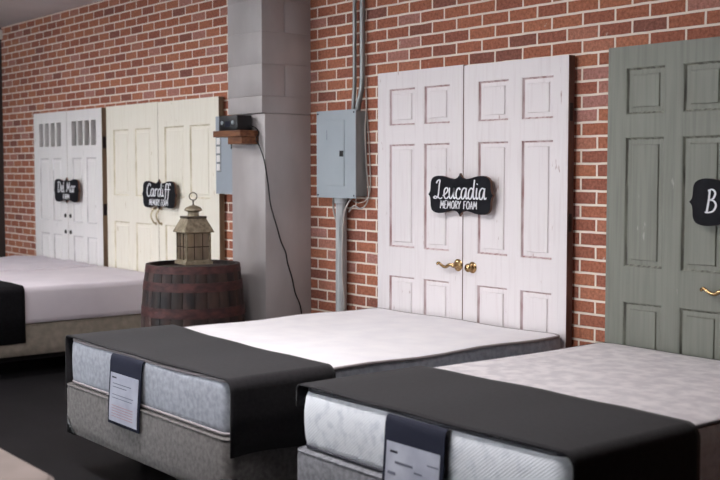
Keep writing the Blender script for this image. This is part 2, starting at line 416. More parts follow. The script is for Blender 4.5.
# hinges on the khaki edge of the right white door
for z in (.45, 1.12, 1.70):
    obj('hinge', mbox(-8.8832, -8.879, -.055, -.020, z-.05, z+.05, bev=.001), M['iron'], whiteR)
for z in (.5, 1.2, 1.75):
    obj('hinge', mbox(-3.6672, -3.664, -.052, -.030, z-.045, z+.045, bev=.001), M['iron'], pinkR)

RY = Matrix.Rotation(PI/2, 4, 'X')   # local z -> -y
def disc(c, prof, seg=24):
    bm = bmesh.new(); lathe(bm, prof, seg, M=Matrix.Translation(c) @ RY); return bm
def lever(parent, x, z, s=-1, mat=M['brass']):
    h = obj('door_handle', disc((x, -.06, z), [(.034, 0), (.034, .003), (.028, .008), (.016, .012), (.011, .03), (.014, .036), (.012, .046), (.004, .05)]), mat, parent, smooth=35)
    bm = mtube([(x, -.098, z), (x+s*.03, -.100, z+.002), (x+s*.06, -.100, z-.012), (x+s*.09, -.100, z-.006), (x+s*.115, -.100, z+.008), (x+s*.128, -.100, z+.003), (x+s*.124, -.100, z-.004)],
               lambda t: .0105-.005*t, 10)
    obj('lever', bm, mat, h, smooth='all')
def knob(parent, x, z, mat=M['brass']):
    h = obj('door_handle', disc((x, -.06, z), [(.031, 0), (.031, .003), (.025, .008), (.011, .013), (.010, .022)]), mat, parent, smooth=35)
    bm = disc((x, -.080, z), [(.009, 0), (.018, .004), (.024, .013), (.022, .021), (.014, .027), (.003, .029)])
    obj('knob', bm, mat, h, smooth='all')
lever(pinkL, -4.448, .937, -1); knob(pinkR, -4.335, .931)
lever(greenL, -2.735, .935, -1); lever(greenR, -2.64, .935, 1)
for dr, x in ((whiteL, -9.655), (whiteR, -9.545)):
    for z in (1.045, .897):
        obj('keyhole_plate', disc((x, -.06, z), [(.020, 0), (.020, .004), (.014, .010), (.004, .014)], 16), M['iron'], dr, smooth=30)
for dr, x in ((creamL, -7.925), (creamR, -7.835)):
    bm = mtube([(x, -.060, 1.155), (x, -.082, 1.152), (x-.012, -.100, 1.10), (x, -.082, 1.045), (x, -.060, 1.04)], .0065, 8)
    h = obj('pull_handle', bm, M['nickel'], dr, smooth='all')
    for z in (1.158, 1.036): obj('handle_rosette', disc((x, -.06, z), [(.013, 0), (.011, .005), (.003, .006)], 14), M['nickel'], h, smooth=30)

# ------------------------------------------------------------------ chalkboard signs
Q = [(0, 1.17), (.022, 1.06), (.05, .98), (.10, .90), (.19, .86), (.33, .90), (.48, .985), (.64, 1.03), (.77, 1.0), (.86, .91), (.905, .78), (.925, .62), (.93, .45), (.935, .28), (.955, .12), (1.0, 0)]
def sign_outline(w, h):
    q = [(p.x, p.z) for p in crom([(a, 0, b) for a, b in Q], 3)]
    pts = q + [(x, -z) for x, z in reversed(q[:-1])]
    pts += [(-x, z) for x, z in reversed(pts[1:-1])]
    return [(x*w, z*h) for x, z in pts]
G = {  # monoline brush letters: strokes in units of x-height, then advance
 'L': ([[(.02, 1.4), (.1, 1.62), (.3, 1.68), (.27, 1.2), (.25, .6), (.2, .16), (.02, .0), (-.14, .06), (-.04, .2), (.2, .12), (.42, -.02), (.58, .08)]], .62),
 'e': ([[(.0, .25), (.28, .5), (.4, .78), (.3, 1.0), (.14, .85), (.1, .45), (.18, .08), (.34, 0), (.5, .2)]], .48),
 'u': ([[(.05, 1), (.06, .4), (.14, .03), (.28, .1), (.4, .5), (.42, 1)], [(.42, 1), (.43, .3), (.5, .02), (.6, .15)]], .56),
 'c': ([[(.4, .82), (.28, 1), (.12, .8), (.07, .4), (.16, .04), (.32, 0), (.46, .2)]], .45),
 'a': ([[(.42, .9), (.26, 1), (.1, .78), (.05, .35), (.14, .02), (.3, .12), (.42, .75)], [(.44, 1), (.44, .3), (.5, .02), (.62, .15)]], .58),
 'd': ([[(.42, .8), (.26, 1), (.1, .78), (.05, .35), (.14, .02), (.3, .12), (.42, .75)], [(.48, 1.75), (.45, 1), (.44, .3), (.52, .02), (.64, .15)]], .60),
 'i': ([[(.1, 1), (.09, .3), (.16, .02), (.27, .15)], [(.1, 1.32), (.12, 1.4)]], .28),
 'r': ([[(.06, 1), (.09, .5), (.08, 0)], [(.09, .6), (.2, .92), (.34, .98), (.4, .85)]], .42),
 'f': ([[(.5, 1.5), (.38, 1.72), (.24, 1.5), (.22, .8), (.2, 0), (.14, -.4)], [(.05, .92), (.25, .95), (.45, .92)]], .36),
 'l': ([[(.1, 1.7), (.08, 1), (.08, .3), (.15, .02), (.27, .15)]], .28),
 'C': ([[(.55, 1.35), (.48, 1.6), (.3, 1.62), (.12, 1.2), (.07, .65), (.14, .15), (.32, -.02), (.52, .15)]], .55),
 'D': ([[(.15, 1.55), (.14, .8), (.12, 0)], [(.0, 1.5), (.3, 1.6), (.56, 1.3), (.62, .8), (.5, .25), (.25, 0), (.05, .02)]], .70),
 'M': ([[(.05, 0), (.12, .8), (.16, 1.55)], [(.16, 1.55), (.3, .9), (.38, .4)], [(.38, .4), (.5, 1.0), (.62, 1.55)], [(.62, 1.55), (.66, .7), (.74, 0)]], .84),
 'B': ([[(.2, 1.6), (.18, .8), (.12, 0)], [(.08, 1.55), (.35, 1.65), (.55, 1.4), (.45, 1.0), (.2, .88)], [(.2, .88), (.5, .82), (.66, .5), (.52, .1), (.2, -.03), (.0, .0)]], .78),
 'K_M': ([[(.02, 0), (.08, 1)], [(.08, 1), (.28, .3)], [(.28, .3), (.48, 1)], [(.48, 1), (.54, 0)]], .68),
 'K_E': ([[(.06, 0), (.06, 1)], [(.06, 1), (.4, 1)], [(.06, .52), (.32, .52)], [(.06, 0), (.4, 0)]], .5),
 'K_O': ([[(.28, 1), (.1, .8), (.05, .5), (.1, .18), (.28, 0), (.46, .18), (.5, .5), (.46, .8), (.28, 1)]], .62),
 'K_R': ([[(.06, 0), (.06, 1)], [(.06, 1), (.3, .98), (.4, .75), (.3, .52), (.06, .48)], [(.2, .48), (.42, 0)]], .52),
 'K_Y': ([[(.02, 1), (.22, .5)], [(.44, 1), (.22, .5), (.2, 0)]], .5),
 'K_F': ([[(.06, 0), (.06, 1)], [(.06, 1), (.4, 1)], [(.06, .52), (.32, .52)]], .46),
 'K_A': ([[(.02, 0), (.22, 1)], [(.22, 1), (.42, 0)], [(.1, .38), (.36, .38)]], .54),
 'K_I': ([[(.1, 0), (.1, 1)]], .24),
}
def word_strokes(text, caps=False):
    x = 0; out = []
    for ch in text:
        if ch == ' ': x += .42; continue
        st, adv = G[('K_' if caps else '')+ch]
        for s in st: out.append([(x+a, b) for a, b in s])
        x += adv
    return out, x
def ribbon(bm, pts, w, y):
    P = crom([(a, 0, b) for a, b in pts], 5); n = len(P); L = []; R = []
    for i, p in enumerate(P):
        d = (P[min(i+1, n-1)]-P[max(i-1, 0)]); d.normalize()
        nn = Vector((-d.z, 0, d.x)); ww = w*(.42+.30*abs(d.z))
        L.append(p+nn*ww); R.append(p-nn*ww)
    ring = lambda a, yy: bm.verts.new((a.x, yy, a.z))
    lf = [ring(a, y) for a in L]; rf = [ring(a, y) for a in R]; lb = [ring(a, y+.0012) for a in L]; rb = [ring(a, y+.0012) for a in R]
    for i in range(n-1):
        bm.faces.new((lf[i], lf[i+1], rf[i+1], rf[i])); bm.faces.new((lf[i], lb[i], lb[i+1], lf[i+1])); bm.faces.new((rf[i], rf[i+1], rb[i+1], rb[i]))
    bm.faces.new((lf[0], rf[0], rb[0], lb[0])); bm.faces.new((lf[-1], lb[-1], rb[-1], rf[-1]))
def lettering(text, caps, x0, x1, z0, xh, stroke, y, slant=.08, tilt=0.):
    st, W = word_strokes(text, caps); sx = (x1-x0)/W; bm = bmesh.new()
    for s in st:
        ribbon(bm, [(x0+a*sx+b*xh*slant, z0+b*xh+tilt*(a*sx)) for a, b in s], stroke, y)
    return bm
def sign(label, cx, cz, w, h, words, tilt=0.):
    yf, yb = -.106, -.092
    t = thing('chalkboard_sign', label, 'sign', (cx, -.1, cz), None)
    t.rotation_euler = (0, 0, 0)
    bm = bmesh.new(); o = sign_outline(w, h)
    f = [bm.verts.new((cx+x, yf, cz+z)) for x, z in o]; b = [bm.verts.new((cx+x, yb, cz+z)) for x, z in o]
    bm.faces.new(f); n = len(f)
    fb = bm.faces.new(b); fb.material_index = 1
    for i in range(n): bm.faces.new((f[i], f[(i+1) % n], b[(i+1) % n], b[i])).material_index = 1
    obj('board', bm, [M['chalk'], M['sign_back']], t)
    for dx in (-w*.5, w*.5):
        obj('spacer', mbox(cx+dx-.012, cx+dx+.012, yb, -.0605, cz-.03, cz+.03), M['sign_back'], t)
    for txt, caps, xa, xb, z0, xh, s in words:
        obj('lettering', lettering(txt, caps, cx+xa, cx+xb, cz+z0, xh, s, yf-.0013, tilt=tilt), M['ink'], t)
    return t
sign('black scalloped sign lettered "Leucadia MEMORY FOAM" on the pink doors', -4.392, 1.327, .254, .101,
     [('Leucadia', False, -.195, .20, -.022, .060, .0066), ('MEMORY FOAM', True, -.155, .137, -.076, .042, .0040)], tilt=0.)
sign('black scalloped sign lettered "Cardiff MEMORY FOAM" on the cream doors', -7.795, 1.270, .278, .102,
     [('Cardiff', False, -.20, .17, -.015, .060, .0078), ('MEMORY FOAM', True, -.155, .15, -.085, .046, .0048)])
sign('black scalloped sign lettered "Del Mar FIRM" on the white doors', -9.53, 1.277, .278, .101,
     [('Del Mar', False, -.19, .19, -.015, .058, .0078), ('FIRM', True, -.07, .07, -.078, .044, .006)])
sign('black scalloped sign with a white letter B, on the sage green doors', -2.668, 1.322, .262, .101,
     [('B', False, -.180, -.118, -.043, .060, .0068)])

# ------------------------------------------------------------------ electrical panels, conduits, wires
PR = -5.322; PL = -5.722; PY = -.090
t = thing('breaker_panel', 'large grey steel breaker box on the bricks beside the pillar', 'breaker box', ((PL+PR)/2, -.04, 1.29))
obj('cabinet', mbox(PL+.012, PR-.003, PY+.004, 0, 1.30, 1.822, bev=.002), M['metal_grey_side'], t)
obj('front_cover', mbox(PL, PR, PY-.004, PY+.004, 1.288, 1.833, bev=.002), M['metal_grey'], t)
d = obj('door', mbox(-5.617, -5.432, PY-.0085, PY-.0035, 1.363, 1.771, bev=.0015), M['metal_grey'], t)
obj('latch', mbox(-5.474, -5.436, PY-.0125, PY-.0085, 1.545, 1.582, bev=.002), M['black'], d)
obj('label_strip', mbox(-5.608, -5.605, PY-.0095, PY-.0083, 1.65, 1.71), M['print'], d)
for x in (-5.706, -5.338):
    for z in (1.305, 1.815): obj('screw', disc((x, PY-.004, z), [(.006, 0), (.005, .003), (.001, .004)], 12), M['iron'], t)
t = thing('breaker_panel', 'pale blue grey breaker box half hidden behind the pillar, under the shelf', 'breaker box', (-6.66, -.06, 1.29))
obj('cabinet', mbox(-6.90, -6.42, -.110, 0, 1.305, 1.835, bev=.002), M['metal_grey_side'], t)
obj('front_cover', mbox(-6.912, -6.40, -.118, -.110, 1.292, 1.845, bev=.002), M['blue_enamel'], t)
obj('breaker_recess', mbox(-6.902, -6.838, -.1195, -.1181, 1.448, 1.712), M['metal_grey_side'], t)
for k in range(4): obj('breaker_window', mbox(-6.894, -6.850, -.124, -.1196, 1.458+.062*k, 1.506+.062*k, bev=.002), M['white'], t)
obj('latch', mbox(-6.70, -6.688, -.125, -.118, 1.61, 1.66, bev=.001), M['black'], t)
obj('door', mbox(-6.83, -6.45, -.1215, -.118, 1.37, 1.80, bev=.001), M['blue_enamel'], t)

tag(obj('conduit', mtube([(-5.412, -.030, 2.925), (-5.412, -.030, 2.2), (-5.412, -.030, 2.0), (-5.414, -.036, 1.90), (-5.414, -.040, 1.822)], .0125, 12, 4), M['conduit'], None, 'all'),
    'thin steel conduit running up the bricks from the breaker box, left of two', 'conduit')
tag(obj('conduit', mtube([(-5.335, -.030, 2.925), (-5.335, -.030, 2.2), (-5.335, -.030, 2.02), (-5.345, -.034, 1.93), (-5.362, -.040, 1.87), (-5.366, -.042, 1.822)], .017, 12, 4), M['conduit'], None, 'all'),
    'steel conduit bending into the breaker box top, right of two', 'conduit')
t = thing('drain_conduit', 'fat grey plastic conduit below the large breaker box', 'conduit', (-5.52, -.05, 0))
obj('pipe', mtube([(-5.517, -.052, 1.287), (-5.519, -.052, .8), (-5.519, -.052, .002)], .036, 20, 3), M['pvc'], t, 'all')
obj('coupling', mtube([(-5.517, -.052, 1.287), (-5.517, -.052, 1.255)], .046, 20, 0), M['pvc'], t, 40)
tag(obj('cable', mtube([(-5.63, -.030, 1.29), (-5.64, -.020, 1.2), (-5.615, -.012, 1.1), (-5.612, -.010, .8), (-5.62, -.010, .5), (-5.61, -.010, .02)], .0065, 8), M['wire_white'], None, 'all'),
    'thin pale cable running down the bricks left of the fat grey conduit', 'cable')
tag(obj('cable', mtube([(-5.44, -.03, 1.288), (-5.455, -.05, 1.25), (-5.462, -.075, 1.18), (-5.458, -.09, 1.0), (-5.466, -.085, .8), (-5.452, -.08, .66), (-5.464, -.07, .5), (-5.46, -.05, .02)], .0055, 8), M['wire_white'], None, 'all'),
    'thin pale cable hanging along the right side of the fat grey conduit', 'cable')
tag(obj('cable', mtube([(-5.325, -.01, 1.96), (-5.308, -.02, 1.85), (-5.308, -.03, 1.7), (-5.308, -.02, 1.5), (-5.295, -.02, 1.40), (-5.285, -.02, 1.31), (-5.30, -.03, 1.25), (-5.35, -.035, 1.225), (-5.42, -.03, 1.24), (-5.47, -.03, 1.20)], .0045, 8), M['wire_white'], None, 'all'),
    'thin pale cable looping past the right side of the large breaker box', 'cable')
tag(obj('cable', mtube([(-5.325, -.008, 1.88), (-5.29, -.012, 1.6), (-5.28, -.012, 1.35), (-5.31, -.02, 1.28), (-5.37, -.025, 1.26), (-5.44, -.02, 1.27)], .004, 8), M['wire_white'], None, 'all'),
    'thin pale cable farthest right of the large breaker box, curling under it', 'cable')

# shelf, radio, cord on the pillar
t = thing('wall_shelf', 'short dark wooden shelf fixed to the front of the pillar', 'shelf', (-6.14, -.43, 1.63))
obj('shelf_board', mbox(-6.307, -5.978, -.505, -.3625, 1.676, 1.716, bev=.003), M['shelf'], t)
obj('bracket', mbox(-6.15, -5.982, -.490, -.3625, 1.628, 1.676, bev=.003), M['shelf'], t)
t = thing('radio', 'small black radio standing on the wooden pillar shelf', 'radio', (-6.13, -.44, 1.717))
obj('case', mbox(-6.245, -6.025, -.498, -.385, 1.7165, 1.812, bev=.005), M['black'], t, 30)
for x in (-6.2, -6.07): obj('dial', disc((x, -.498, 1.765), [(.013, 0), (.013, .006), (.009, .009)], 18), M['metal_grey'], t, 30)
obj('display', mbox(-6.165, -6.105, -.500, -.4975, 1.74, 1.775), M['navy'], t)
tag(obj('power_cord', mtube([(-6.03, -.418, 1.75), (-6.0, -.38, 1.735), (-5.965, -.372, 1.70), (-5.955, -.40, 1.66), (-5.945, -.385, 1.62), (-5.904, -.375, 1.53), (-5.904, -.345, 1.38), (-5.904, -.325, 1.24), (-5.904, -.275, 1.09),
     (-5.904, -.245, 1.0), (-5.904, -.21, .93), (-5.904, -.195, .86), (-5.904, -.16, .76), (-5.904, -.135, .66), (-5.904, -.09, .55), (-5.904, -.07, .3), (-5.904, -.06, .02)], .0042, 8), M['cord'], None, 'all'),
    'thin black power cord hanging down the dark side of the pillar', 'cord')

# ------------------------------------------------------------------ barrel and lantern
BX, BY, BH = -6.157, -.75, .872
def br(z):  # radius with bilge
    u = (z/BH-.5)*2; return .328-.035*u*u
t = thing('barrel', 'dark wooden barrel with rusty hoops standing before the pillar', 'barrel', (BX, BY, 0))
bm = bmesh.new(); ns = 26; col = bm.loops.layers.float_color.new('tint')
for k in range(ns):
    a0 = 2*PI*k/ns+.004; a1 = 2*PI*(k+1)/ns-.004; v = random.choice((.45, .6, .8, 1.0, 1.15, 1.35)); tint = (v, v*random.uniform(.92, 1.0), v*random.uniform(.88, 1.02), 1)
    rows = []
    nz = 14
    for j in range(nz+1):
        z = BH*j/nz; r = br(z); row = []
        for q, rr in ((0, -.022), (0, -.003), (.12, 0), (.5, .001), (.88, 0), (1, -.003), (1, -.022)):
            a = a0+(a1-a0)*q; row.append(bm.verts.new((BX+(r+rr)*math.cos(a), BY+(r+rr)*math.sin(a), z)))
        rows.append(row)
    fs = []
    for j in range(nz):
        for q in range(7): fs.append(bm.faces.new((rows[j][q], rows[j][(q+1) % 7], rows[j+1][(q+1) % 7], rows[j+1][q])))
    fs.append(bm.faces.new(rows[0])); fs.append(bm.faces.new(rows[-1]))
    for f in fs:
        for l in f.loops: l[col] = tint
obj('staves', bm, M['stave'], t, 30)
for z in (.03, BH-.035):
    bm = bmesh.new(); lathe(bm, [(br(z)-.021, -.008), (br(z)-.021, .008)], 40, (BX, BY, z)); obj('barrel_head', bm, M['head'], t)
for za, zb in ((.826, .872), (.716, .772), (.554, .616), (.256, .318), (.100, .156), (0, .046)):
    bm = bmesh.new(); ra, rb = br(za), br(zb)
    lathe(bm, [(ra-.002, za), (ra+.0035, za), (rb+.0035, zb), (rb-.002, zb), (ra-.002, za)], 56, (BX, BY, 0), cap=False)
    obj('hoop', bm, M['hoop'], t, 30)

LX, LY, LZ = -6.105, -.775, .857-.0
LZ = BH-.027+.0
LZ = .873
ML = Matrix.Translation((LX, LY, LZ)) @ Matrix.Rotation(math.radians(-7.4), 4, 'Z')
t = thing('lantern', 'square weathered tin candle lantern standing on the barrel', 'lantern', (LX, LY, LZ))
def lb(name, parts, mat, par=None, sm=False):
    bm = bmesh.new()
    for p in parts: box(bm, *p, M=ML)
    return obj(name, bm, mat, par or t, sm)
W = .083
lb('base', [(-W-.008, W+.008, -W-.008, W+.008, 0, .018)], M['lantern'])
fr = []
for sx in (-1, 1):
    for sy in (-1, 1):
        fr.append((min(sx*W, sx*(W-.012)), max(sx*W, sx*(W-.012)), min(sy*W, sy*(W-.012)), max(sy*W, sy*(W-.012)), .018, .205))
for z in (.018, .193):
    fr += [(-W, W, -W, -W+.012, z, z+.012), (-W, W, W-.012, W, z, z+.012), (-W, -W+.012, -W, W, z, z+.012), (W-.012, W, -W, W, z, z+.012)]
lb('frame', fr, M['lantern'])
br_ = []
for k in (-1, 1):
    q = k*.028
    br_ += [(q-.002, q+.002, -W+.002, -W+.006, .03, .193), (W-.006, W-.002, q-.002, q+.002, .03, .193), (q-.002, q+.002, W-.006, W-.002, .03, .193), (-W+.002, -W+.006, q-.002, q+.002, .03, .193)]
br_ += [(-W+.012, W-.012, -W+.002, -W+.006, .108, .113), (W-.006, W-.002, -W+.012, W-.012, .108, .113), (-W+.012, W-.012, W-.006, W-.002, .108, .113), (-W+.002, -W+.006, -W+.012, W-.012, .108, .113)]
lb('glazing_bars', br_, M['lantern_dark'])
lb('glass_panes', [(-W+.013, W-.013, -W+.008, -W+.010, .03, .193), (W-.010, W-.008, -W+.013, W-.013, .03, .193), (-W+.013, W-.013, W-.010, W-.008, .03, .193), (-W+.008, -W+.010, -W+.013, W-.013, .03, .193)], M['old_glass'])
bm = bmesh.new(); prev = None
for w, z in ((W+.014, .200), (W+.016, .204), (.060, .288), (.060, .292)):
    r = [bm.verts.new(ML @ Vector((a*w, b*w, z))) for a, b in ((-1, -1), (1, -1), (1, 1), (-1, 1))]
    if prev:
        for i in range(4): bm.faces.new((prev[i], prev[(i+1) % 4], r[(i+1) % 4], r[i]))
    else: bm.faces.new(r)
    prev = r
bm.faces.new(prev); obj('roof', bm, M['lantern'], t)
lb('roof_collar', [(-.064, .064, -.064, .064, .286, .300)], M['lantern_dark'])
bm = bmesh.new(); lathe(bm, [(.040, .298), (.036, .302), (.034, .325), (.038, .328), (.056, .336), (.055, .344), (.044, .356), (.022, .366), (.006, .370)], 28, M=ML); obj('chimney_cap', bm, M['lantern'], t, 35)
c = ML @ Vector((0, 0, .424)); ax = Vector((math.sin(math.radians(30)), math.cos(math.radians(30)), 0))
rg = obj('hanging_ring', mtube([c+.024*(math.cos(a)*ax+math.sin(a)*Vector((0, 0, 1))) for a in [2*PI*i/20 for i in range(20)]], .0035, 8, 0, closed=True), M['lantern_dark'], t, 'all')
bm = bmesh.new(); lathe(bm, [(.006, .366), (.004, .384), (.007, .390), (.004, .398), (.002, .404)], 12, M=ML); obj('ring_post', bm, M['lantern_dark'], t, 35)
bm = bmesh.new(); lathe(bm, [(.031, 0), (.032, .004), (.031, .118), (.022, .121), (.004, .117)], 28, M=Matrix.Translation((LX, LY, LZ+.018)))
tag(obj('candle', bm, M['wax'], None, 35), 'ivory pillar candle standing inside the tin lantern', 'candle')

# ------------------------------------------------------------------ beds
def rrect(x0, x1, y0, y1, r, n=8, sub=14):
    pts = []
    for cx, cy, a0 in ((x1-r, y1-r, 0), (x0+r, y1-r, PI/2), (x0+r, y0+r, PI), (x1-r, y0+r, 1.5*PI)):
        arc = [(cx+r*math.cos(a0+PI/2*k/n), cy+r*math.sin(a0+PI/2*k/n)) for k in range(n+1)]
        if pts:
            a, b = pts[-1], arc[0]
            pts += [(a[0]+(b[0]-a[0])*k/sub, a[1]+(b[1]-a[1])*k/sub) for k in range(1, sub)]
        pts += arc
    a, b = pts[-1], pts[0]
    pts += [(a[0]+(b[0]-a[0])*k/sub, a[1]+(b[1]-a[1])*k/sub) for k in range(1, sub)]
    return pts
def shrink(o, x0, x1, y0, y1, ins):
    cx, cy = (x0+x1)/2, (y0+y1)/2; sx = 1-2*ins/(x1-x0); sy = 1-2*ins/(y1-y0)
    return [(cx+(x-cx)*sx, cy+(y-cy)*sy) for x, y in o]
def shell(rect, r, prof, wave=lambda x, y, z: 0, cap_b=True, cap_t=True, rings=0):
    bm = bmesh.new(); o = rrect(*rect, r); prev = None
    for ins, z in prof:
        ring = [bm.verts.new((x, y, z+wave(x, y, z))) for x, y in shrink(o, *rect, ins)]
        n = len(ring)
        if prev:
            for i in range(n): bm.faces.new((prev[i], prev[(i+1) % n], ring[(i+1) % n], ring[i]))
        elif cap_b: bm.faces.new(ring)
        prev = ring
    if cap_t:
        z = prof[-1][1]; cx, cy = (rect[0]+rect[1])/2, (rect[2]+rect[3])/2
        last = [(v.co.x, v.co.y) for v in prev]
        for k in range(1, rings+1):
            s = 1-k/(rings+1)
            ring = [bm.verts.new((cx+(x-cx)*s, cy+(y-cy)*s, z+wave(cx+(x-cx)*s, cy+(y-cy)*s, z))) for x, y in last]
            for i in range(n): bm.faces.new((prev[i], prev[(i+1) % n], ring[(i+1) % n], ring[i]))
            prev = ring
        c = bm.verts.new((cx, cy, z+wave(cx, cy, z)))
        for i in range(n): bm.faces.new((prev[i], prev[(i+1) % n], c))
    return bm
def tape(rect, r, ins, z, rad, wave=lambda x, y, z: 0):
    pts = [Vector((x, y, z+wave(x, y, z))) for x, y in shrink(rrect(*rect, r), *rect, ins)]
    return mtube(pts, rad, 8, 0, closed=True)

def mattress(label, rect, z0, z1, top, border, tapem, wave=None, r=.08, crown=.006, fat=.012, tr=.0065, name='mattress'):
    wv = wave or (lambda x, y, z: 0)
    x0, x1, y0, y1 = rect
    t = thing(name, label, 'mattress', ((x0+x1)/2, (y0+y1)/2, z0))
    h = z1-z0; f = fat
    e = shell(rect, r, [(f+.004, z0), (f*.75, z0+.02*h), (f*.3, z0+.15*h), (0, z0+.4*h), (0, z0+.6*h), (f*.4, z0+.84*h), (f+.002, z0+.95*h), (f+.010, z0+.975*h)], lambda x, y, z: wv(x, y, z)*max(0, (z-z0)/h), cap_t=False)
    obj('border', e, border, t, 'all')
    wt = lambda x, y, z: wv(x, y, z)
    obj('top_panel', shell(rect, r, [(f+.009, z0+.955*h), (f+.008, z0+.970*h), (f+.016, z0+.992*h), (f+.03, z1), (f+.07, z1+crown*.6), (f+.14, z1+crown)], wt, rings=12, cap_b=True), top, t, 'all')
    if tapem:
        obj('piping', tape(rect, r, f+.004, z0+.962*h, tr, wt), tapem, t, 'all')
        obj('piping', tape(rect, r, f*.7, z0+.03*h, tr*.9), tapem, t, 'all')
    return t
def box_spring(label, rect, z0, z1, mat, r=.045, guard=True):
    x0, x1, y0, y1 = rect
    t = thing('box_spring', label, 'box spring', ((x0+x1)/2, (y0+y1)/2, z0))
    obj('upholstered_base', shell(rect, r, [(.006, z0), (.001, z0+.008), (0, z0+.05), (.001, z1-.03), (.005, z1-.012), (.018, z1-.003), (.06, z1-.002)]), mat, t, 35)
    obj('piping', tape(rect, r, .004, z1-.010, .0035), mat, t, 'all')
    if guard:
        for cx, sx in ((x0, 1), (x1, -1)):
            bm = bmesh.new(); rr = r+.003; n = 8; A = []; ccy = y0+r; ccx = cx+sx*r
            P2 = []
            for d_, h_ in ((.06, .004), (.03, .04)): P2.append((-sx, 0, 0, d_, h_))
            for k in range(n+1):
                a = PI/2*k/n; P2.append((-sx*math.cos(a), -math.sin(a), 0, 0, .08))
            for d_, h_ in ((.035, .045), (.075, .004)): P2.append((0, -1, sx*d_, 0, h_))
            for nx_, ny_, ox, oy, h_ in P2:
                A.append([bm.verts.new((ccx+ox+q*nx_, ccy+oy+q*ny_, z)) for q, z in ((rr, z0-.003), (rr, z0+h_), (rr-.006, z0+h_), (rr-.006, z0-.003))])
            for a, b in zip(A, A[1:]):
                for q in range(4): bm.faces.new((a[q], a[(q+1) % 4], b[(q+1) % 4], b[q]))
            bm.faces.new(A[0]); bm.faces.new(A[-1])
            obj('corner_guard', bm, M['guard'], t, 'all')
    return t
def bed_frame(label, rect, z1, foot=.36):
    x0, x1, y0, y1 = rect
    t = thing('bed_frame', label, 'bed frame', ((x0+x1)/2, (y0+y1)/2, 0))
    i = .06
    for xa in (x0+i, x1-i-.04): obj('side_rail', mbox(xa, xa+.04, y0+foot, y1-.05, z1-.04, z1-.001), M['black_metal'], t)
    for ya in (y0+foot, (y0+y1)/2, y1-.12): obj('cross_rail', mbox(x0+i+.04, x1-i-.04, ya, ya+.04, z1-.04, z1-.001), M['black_metal'], t)
    for xa in (x0+i+.02, (x0+x1)/2, x1-i-.02):
        for ya in (y0+foot+.02, y1-.10):
            w = .05 if abs(xa-(x0+x1)/2) < .01 else .022
            obj('leg', mbox(xa-w, xa+w, ya-.022, ya+.022, 0, z1-.04, bev=.004), M['black_metal'], t)
    return t
def runner(label, x0, x1, ya, yb, y1, zt, zl, zr, name='foot_runner', bump=.016, mat='charcoal'):
    """cloth over the foot of the bed: ya / yb are its head-side edge at x0 / x1, y1 its foot-side edge"""
    rad = .030; rr = .050; bm = bmesh.new()
    sec = [(x0, zl), (x0, (zl+zt)/2), (x0, zt-rad)] + [(x0+rad*(1-math.cos(PI/2*k/6)), zt-rad+rad*math.sin(PI/2*k/6)) for k in range(1, 7)]
    sec += [(x0+rad+(x1-x0-rad-rr)*k/10, zt+.002*math.sin(k*1.7)) for k in range(1, 10)]
    sec += [(x1-rr+rr*math.sin(PI/2*k/6), zt-rr+rr*math.cos(PI/2*k/6)) for k in range(0, 7)] + [(x1, (zr+zt)/2), (x1, zr)]
    ny = 24; rows = []
    for j in range(ny+1):
        v = j/ny; row = []
        for x, z in sec:
            u = (x-x0)/(x1-x0); ys = ya+(yb-ya)*u+bump*math.sin(u*PI); y = ys+(y1-ys)*v
            drop = max(0, (zt-rad-z)/(zt-zr)); side = -1 if u < .5 else 1
            row.append(bm.verts.new((x+side*.008*drop*math.sin(v*9+u*3), y, z-(.006*math.sin(v*7) if drop > .9 else 0)-(.007*v**6*math.sin(min(1, max(0, u))*PI)**.5 if drop == 0 and 0 < u < 1 else 0))))
        rows.append(row)
    for a, b in zip(rows, rows[1:]):
        for i in range(len(sec)-1): bm.faces.new((a[i], a[i+1], b[i+1], b[i]))
    o = obj(name, bm, M[mat], None, 'all'); tag(o, label, 'bed runner')
    s = o.modifiers.new('thick', 'SOLIDIFY'); s.thickness = .006; s.offset = -1
    # bound hem along the foot edge
    return o
